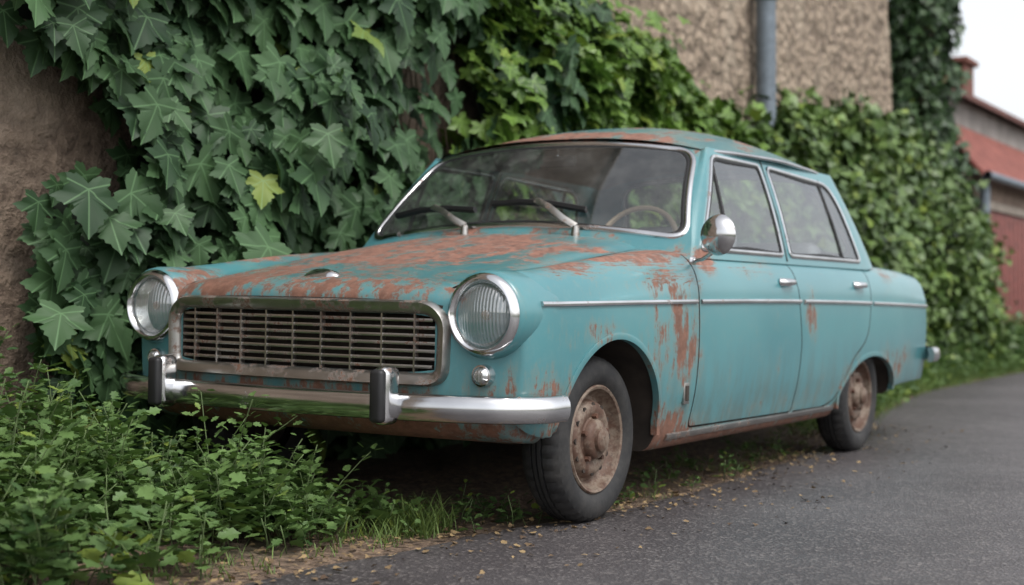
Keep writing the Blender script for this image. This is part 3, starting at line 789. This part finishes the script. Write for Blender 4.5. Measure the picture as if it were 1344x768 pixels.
# hedge
HE=13.5
def hh(u): return float(np.interp(u,[5.6,6.5,8,10,12,13,13.6],[1.9,2.25,2.5,2.62,2.5,2.2,1.7]))+.30*mn.noise(Vector((u*1.1,4,1)))+.16*mn.noise(Vector((u*3.3,4,1)))
def hv(u,z):
    h=hh(u); t=z/h
    return 1.72+.30*mn.noise(Vector((u*1.2,z*1.2,11)))+.18*mn.noise(Vector((u*3.2,z*3.2,11)))+.55*max(0,t-.55)**1.5*2
pts=[]
while len(pts)<15500:
    u=random.uniform(5.6,HE); h=hh(u); z=random.uniform(.15,h)
    top=random.random()<.25
    if top: z=h-random.random()**2*.25+(.25*random.random() if random.random()<.2 else 0); v=random.uniform(hv(u,h),2.4 if u<11 else 2.9)
    else: v=hv(u,z)+random.random()**2*.35-.04-(.18*random.random() if random.random()<.18 else 0)
    if u>HE-.4 and random.random()<.5: v=random.uniform(hv(u,z),2.8)
    pts.append((u,v,z))
P=place(pts);N=len(P)
nr=OUTn*.7+np.array([0,0,.7])+rng.normal(0,.6,(N,3)); tp=np.array([0,0,-.3])+rng.normal(0,.7,(N,3))
hedge=batch('hedge',sv,sf_,frames(nr,tp,rng.uniform(.07,.15,N)),P,M_hedge)
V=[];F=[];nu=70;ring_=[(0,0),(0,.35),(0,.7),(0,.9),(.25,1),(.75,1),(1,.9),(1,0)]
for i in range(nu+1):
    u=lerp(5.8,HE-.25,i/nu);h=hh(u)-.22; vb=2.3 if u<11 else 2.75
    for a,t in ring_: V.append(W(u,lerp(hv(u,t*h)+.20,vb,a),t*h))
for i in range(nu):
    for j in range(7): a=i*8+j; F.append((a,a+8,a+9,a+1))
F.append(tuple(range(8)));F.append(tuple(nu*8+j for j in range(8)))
obj_from('hedge_light_blocker',V,F,M_core,hedge)  # dark mesh added inside the hedge to block light coming through
pts=[]
while len(pts)<6500:
    z=random.uniform(1.6,6.3); a=random.uniform(0,2*math.pi)
    R=.50+.22*mn.noise(Vector((math.cos(a)*1.5,math.sin(a)*1.5,z*1.3)))+.18*mn.noise(Vector((a,z*3,2)))
    R*=np.interp(z,[1.6,3,5,6.3],[1.1,1.0,.85,.5]); r=R*random.random()**.3
    cu=12.75+.1*math.sin(z*1.7); pts.append((cu+r*math.cos(a)*1.25,2.55+r*math.sin(a),z))
P=place(pts);N=len(P)
nr=OUTn*.7-UDn*.4+np.array([0,0,.5])+rng.normal(0,.6,(N,3)); tp=np.array([0,0,-.8])+rng.normal(0,.5,(N,3))
M_dkl=leaf_mat('ivy_column_leaves',(.020,.044,.017),(.050,.092,.032),veins=False,yellow=.01,big=False,trans=False)
ict=batch('ivy_clad_tree',sv,sf_,frames(nr,tp,rng.uniform(.09,.17,N)),P,M_dkl)
tr=[W(12.75+.1*math.sin(z*1.7),2.55,z) for z in np.linspace(-.1,6.0,16)]
Vt,Ft=sweep_geo(tr,circ(.20,10),UD); obj_from('trunk',Vt,Ft,M_stem,ict)
# ================================================================= WEEDS, GRASS
wl=[(0,0,0),(.22,.16,.05),(.16,.30,.04),(.40,.42,.05),(.26,.58,.03),(.30,.74,.02),(.10,.82,0),(0,1,-.08),(-.10,.82,0),(-.30,.74,.02),(-.26,.58,.03),(-.40,.42,.05),(-.16,.30,.04),(-.22,.16,.05),(0,.5,-.04)]
wf=[(14,(i+1)%14,i) for i in range(14)]
M_weed=leaf_mat('weed_leaves',(.030,.070,.020),(.105,.175,.052),veins=False,yellow=.05,rough=.55)
M_wst=mat_simple('weed_stem',(.08,.12,.04),.7)
LP=[];LN=[];LT=[];LS=[];SV=[];SF=[]
def sprig(u,v,h,ls,dens=1.0):
    base=W(u,v,ground_h(u,v)); lean=Vector((random.gauss(0,.22),random.gauss(0,.22),1)).normalized(); bend=Vector((random.gauss(0,.3),random.gauss(0,.3),-.1))
    path=[];n=max(4,int(h/.035))
    for i in range(n+1):
        t=i/n; path.append(base+lean*h*t+bend*h*t*t*.5)
    g=sweep_geo(path[::2]+[path[-1]] if (n%2) else path[::2],circ(.0022,3),Vector((1,.1,0)))
    o=len(SV); SV.extend(g[0]); SF.extend([tuple(i+o for i in q) for q in g[1]])
    ph=random.uniform(0,6.3)
    for i in range(1,n+1):
        t=i/n
        if t<.12: continue
        for k in range(3 if random.random()<dens else 2):
            a=ph+i*1.9+k*2.1+random.gauss(0,.3); d=Vector((math.cos(a),math.sin(a),random.uniform(-.1,.7)))
            s=ls*random.uniform(.6,1.25)*(1.15-.55*t)
            pet=random.uniform(.2,1.0)*s
            LP.append(path[i]+d.normalized()*pet); LT.append(d+Vector((0,0,-.25))); nn=Vector((0,0,1))+d*-.3+Vector((random.gauss(0,.3),random.gauss(0,.3),0)); LN.append(nn); LS.append(s)
random.seed(11)
cnt=0
while cnt<640:
    u=random.uniform(-2.6,-.25); v=random.uniform(.40,2.3)
    e=edge(u)
    if v<e+.10+.12*max(0,u+1.6)*1.0+.1*random.random(): continue
    hmax=np.interp(u,[-2.6,-1.6,-1.1,-.8,-.5,-.25],[.62,.58,.50,.34,.24,.15])*np.interp(v-e,[.1,.5,1.2,2.0],[.34,.72,1.0,1.15])
    c=mn.noise(Vector((u*3,v*3,1)))
    if c<-.22 : continue
    h=hmax*random.uniform(.45,1.0)*(1+.6*c)
    sprig(u,v,h,random.choice([.045,.06,.075,.09])); cnt+=1
for (u,v,h) in [(-.92,1.02,.44),(-.95,.88,.52),(-.86,.80,.36),(-1.05,1.25,.48),(-.8,.66,.34),(-.78,1.5,.38),(-1.35,1.9,.78),(-1.2,2.0,.85),(-1.5,1.7,.76),(-1.0,2.1,.8),(-1.6,1.2,.6)]:
    for k in range(3): sprig(u+random.gauss(0,.03),v+random.gauss(0,.03),h*random.uniform(.75,1.05),.055)
for k in range(80):
    u=random.choice([random.uniform(-.6,.0),random.uniform(.4,2.7),random.uniform(3.4,5.2)]); sprig(u,edge(u)+random.uniform(.0,.35),random.uniform(.04,.14),.038)
for k in range(700):
    u=random.uniform(4.6,16); v=edge(u)+random.uniform(.05,.6)**1.0; sprig(u,v,random.uniform(.15,.50)*min(1,(v-edge(u))*2.0+.25),.09,.6)
for k in range(200):
    u=random.uniform(13.0,16); v=random.uniform(1.7,2.3); sprig(u,v,random.uniform(.3,.7),.10,.6)
LPn=np.array([list(p) for p in LP]);weeds=batch('roadside_weeds',wl,wf,frames(np.array([list(p) for p in LN]),np.array([list(p) for p in LT]),np.array(LS)),LPn,M_weed)
obj_from('weed_stems',SV,SF,M_wst,weeds)
gv=[(-.5,0,0),(.5,0,0),(.42,.4,.05),(-.42,.4,.05),(.26,.75,.18),(-.26,.75,.18),(0,1,.36)]
gf=[(0,1,2),(0,2,3),(3,2,4),(3,4,5),(5,4,6)]
gp_=[];gh=[]
def tuft(u,v,n,h,sp):
    for k in range(n):
        uu=u+random.gauss(0,sp);vv=v+random.gauss(0,sp); gp_.append(W(uu,vv,ground_h(uu,vv)-.005)); gh.append(h*random.uniform(.45,1.1))
for k in range(18): tuft(random.uniform(-.75,-.1),random.uniform(.40,.75),18,.11,.025)
for k in range(6): tuft(-.42+random.gauss(0,.06),.46+random.gauss(0,.04),30,.17,.02)
for k in range(45):
    u=random.uniform(.2,4.2); tuft(u,edge(u)+random.uniform(0,.4),12,.055,.025)
for k in range(30):
    u=random.uniform(-2.2,-.6); tuft(u,edge(u)+random.uniform(.06,.3),9,.06,.03)
for k in range(1100):
    u=random.uniform(4.2,17); tuft(u,edge(u)+random.uniform(.0,.75),14,.20*random.uniform(.6,1.3),.05)
N=len(gp_); G=np.array([list(p) for p in gp_]); gh=np.array(gh)
az=rng.uniform(0,2*math.pi,N); tip=np.stack([np.cos(az)*.35,np.sin(az)*.35,np.ones(N)],1); nrm=np.stack([-np.cos(az),-np.sin(az),np.full(N,.35)],1)
Mx=frames(-nrm,tip,gh); Mx[:,:,0]*=(.004/gh*rng.uniform(.7,1.4,N))[:,None]
M_grass=leaf_mat('grass_blades',(.070,.115,.028),(.17,.245,.070),veins=False,yellow=.10,rough=.6,big=False)
batch('grass_tufts',gv,gf,Mx,G,M_grass)
pts=[]
for k in range(2600):
    u=random.uniform(-2.2,4.8); e=edge(u); v=e+random.gauss(.08,.16) if random.random()<.8 else e+random.uniform(-.7,.8)
    pts.append(W(u,v,max(.006,ground_h(u,v))+.004))
P=np.array([list(p) for p in pts]);N=len(P)
nr=np.array([0,0,1.])+rng.normal(0,.25,(N,3)); tp=rng.normal(0,1,(N,3))
b=NB('dead_leaves'); rnd=b.n('NewGeometry').outputs['Random Per Island']
M_lit=b.done(b.bsdf(Base_Color=b.mix(rnd,(.07,.042,.025),(.30,.21,.10)),Roughness=.85))
batch('leaf_litter',sv,sf_,frames(nr,tp,rng.uniform(.008,.032,N)),P,M_lit)
# ================================================================= HOUSE
house=bpy.data.objects.new('tiled_roof_house',None); COL.objects.link(house)
house.matrix_world=Matrix.Translation(W(0,0,0))@Matrix.Rotation(math.atan2(CS,SN),4,'Z')
M_ren=mat_simple('house_render',(.26,.19,.15),.9,var=.25,scale=2,bump=.4)
M_grey=mat_simple('grey_render',(.22,.20,.185),.9,var=.25,scale=2,bump=.3)
def tile_mat(name,c1,c2):
    b=NB(name);p=b.co();w=b.n('TexWave',{'Vector':p,'Scale':1.6,'Distortion':.3},bands_direction='X').outputs[1]
    n=b.noise(p,5,3); c=b.mix(b.smooth(n,.3,.7),c1,c2); c=b.mix(b.m_('MULTIPLY',b.smooth(w,.6,1),.4),c,tuple(q*.5 for q in c1))
    return b.done(b.bsdf(Base_Color=c,Roughness=.85,Normal=b.bump(w,.6,.05)))
M_tile=tile_mat('red_tiles',(.16,.045,.033),(.26,.082,.062)); M_tile2=tile_mat('brown_tiles',(.09,.035,.028),(.15,.06,.045))
def hb_(name,u0,u1,v0,v1,z0,z1,m,bev=0): return rbox(name,((u0+u1)/2,(v0+v1)/2,(z0+z1)/2),(u1-u0,v1-v0,z1-z0),m,house,bev)
U0,U1=14.7,30
hb_('lower_wall',U0,U1,2.42,2.88,-.05,2.62,M_ren)
hb_('upper_wall',U0,U1,2.90,6.8,-.05,3.74,M_grey)
def roofslab(name,a,b_,th,m):
    (v0,z0),(v1,z1)=a,b_; V=[(u,v,z) for u in (U0-.15,U1+.15) for v,z in ((v0,z0),(v1,z1),(v1,z1+th),(v0,z0+th))]
    obj_from(name,V,[(0,1,2,3),(4,5,6,7),(0,1,5,4),(1,2,6,5),(2,3,7,6),(3,0,4,7)],m,house,smooth=False)
roofslab('lower_roof',(2.20,2.50),(2.89,3.30),.06,M_tile)
roofslab('upper_roof',(2.72,3.70),(3.3,4.06),.07,M_tile2)
roofslab('upper_roof_back',(3.305,4.06),(7.0,3.6),.07,M_tile2)
lathe('gutter',[(.055,0),(.055,U1-U0)],'x',(U0-.1,2.14,2.50),12,M_pipe,house)
lathe('downpipe',[(.07,0),(.07,2.5)],'z',(15.1,2.30,0),14,M_pipe,house)
M_door=mat_simple('red_door_paint',(.16,.040,.030),.6)
hb_('door',15.5,18.6,2.37,2.415,.0,2.1,M_door,.01)
for i in range(11): hb_('door_plank',15.55+i*.27,15.78+i*.27,2.35,2.368,.05,2.05,M_door,.004)
hb_('door_frame',15.38,15.49,2.34,2.418,.0,2.2,M_cap,.005); hb_('door_lintel',15.38,18.8,2.33,2.418,2.11,2.22,M_cap,.005)
M_brick=mat_simple('chimney_brick',(.16,.065,.048),.9,var=.3,scale=10,bump=.4)
hb_('chimney',16.75,17.3,2.98,3.45,3.6,4.36,M_brick); hb_('chimney_cap',16.68,17.37,2.92,3.51,4.361,4.44,M_brick,.01)
hb_('window',20.5,21.5,2.38,2.416,1.0,2.0,M_glass)
# ================================================================= WORLD, SUN, CAMERA
w=bpy.data.worlds.new('World'); scene.world=w; w.use_nodes=True; nt=w.node_tree; nt.nodes.clear()
sky=nt.nodes.new('ShaderNodeTexSky'); sky.sky_type='NISHITA'; sky.sun_disc=False
sky.sun_elevation=math.radians(55); sky.air_density=1.0; sky.dust_density=3.0; sky.ozone_density=1.0
SUNDIR=Vector((.55,-.55,1.15)).normalized()
sky.sun_rotation=math.atan2(SUNDIR.x,SUNDIR.y)
hs=nt.nodes.new('ShaderNodeHueSaturation'); hs.inputs['Saturation'].default_value=.2; hs.inputs['Value'].default_value=1.8
bg=nt.nodes.new('ShaderNodeBackground'); bg.inputs[1].default_value=.15; wo=nt.nodes.new('ShaderNodeOutputWorld')
nt.links.new(sky.outputs[0],hs.inputs['Color']); nt.links.new(hs.outputs[0],bg.inputs[0]); nt.links.new(bg.outputs[0],wo.inputs[0])
sl=bpy.data.lights.new('sun','SUN'); sl.energy=1.5; sl.angle=math.radians(25); sl.color=(1,.97,.93)
so=bpy.data.objects.new('sun',sl); COL.objects.link(so); so.rotation_euler=SUNDIR.to_track_quat('Z','Y').to_euler()
cd=bpy.data.cameras.new('camera'); cam=bpy.data.objects.new('camera',cd); COL.objects.link(cam); scene.camera=cam
cam.location=(0,0,.774); cam.rotation_euler=(math.radians(90.583),0,0)
cd.lens=50; cd.sensor_width=36; cd.clip_end=1500; cd.clip_start=.05
cd.dof.use_dof=True; cd.dof.focus_distance=4.8; cd.dof.aperture_fstop=1.9
scene.view_settings.view_transform='Standard'; scene.view_settings.look='None'; scene.view_settings.exposure=0
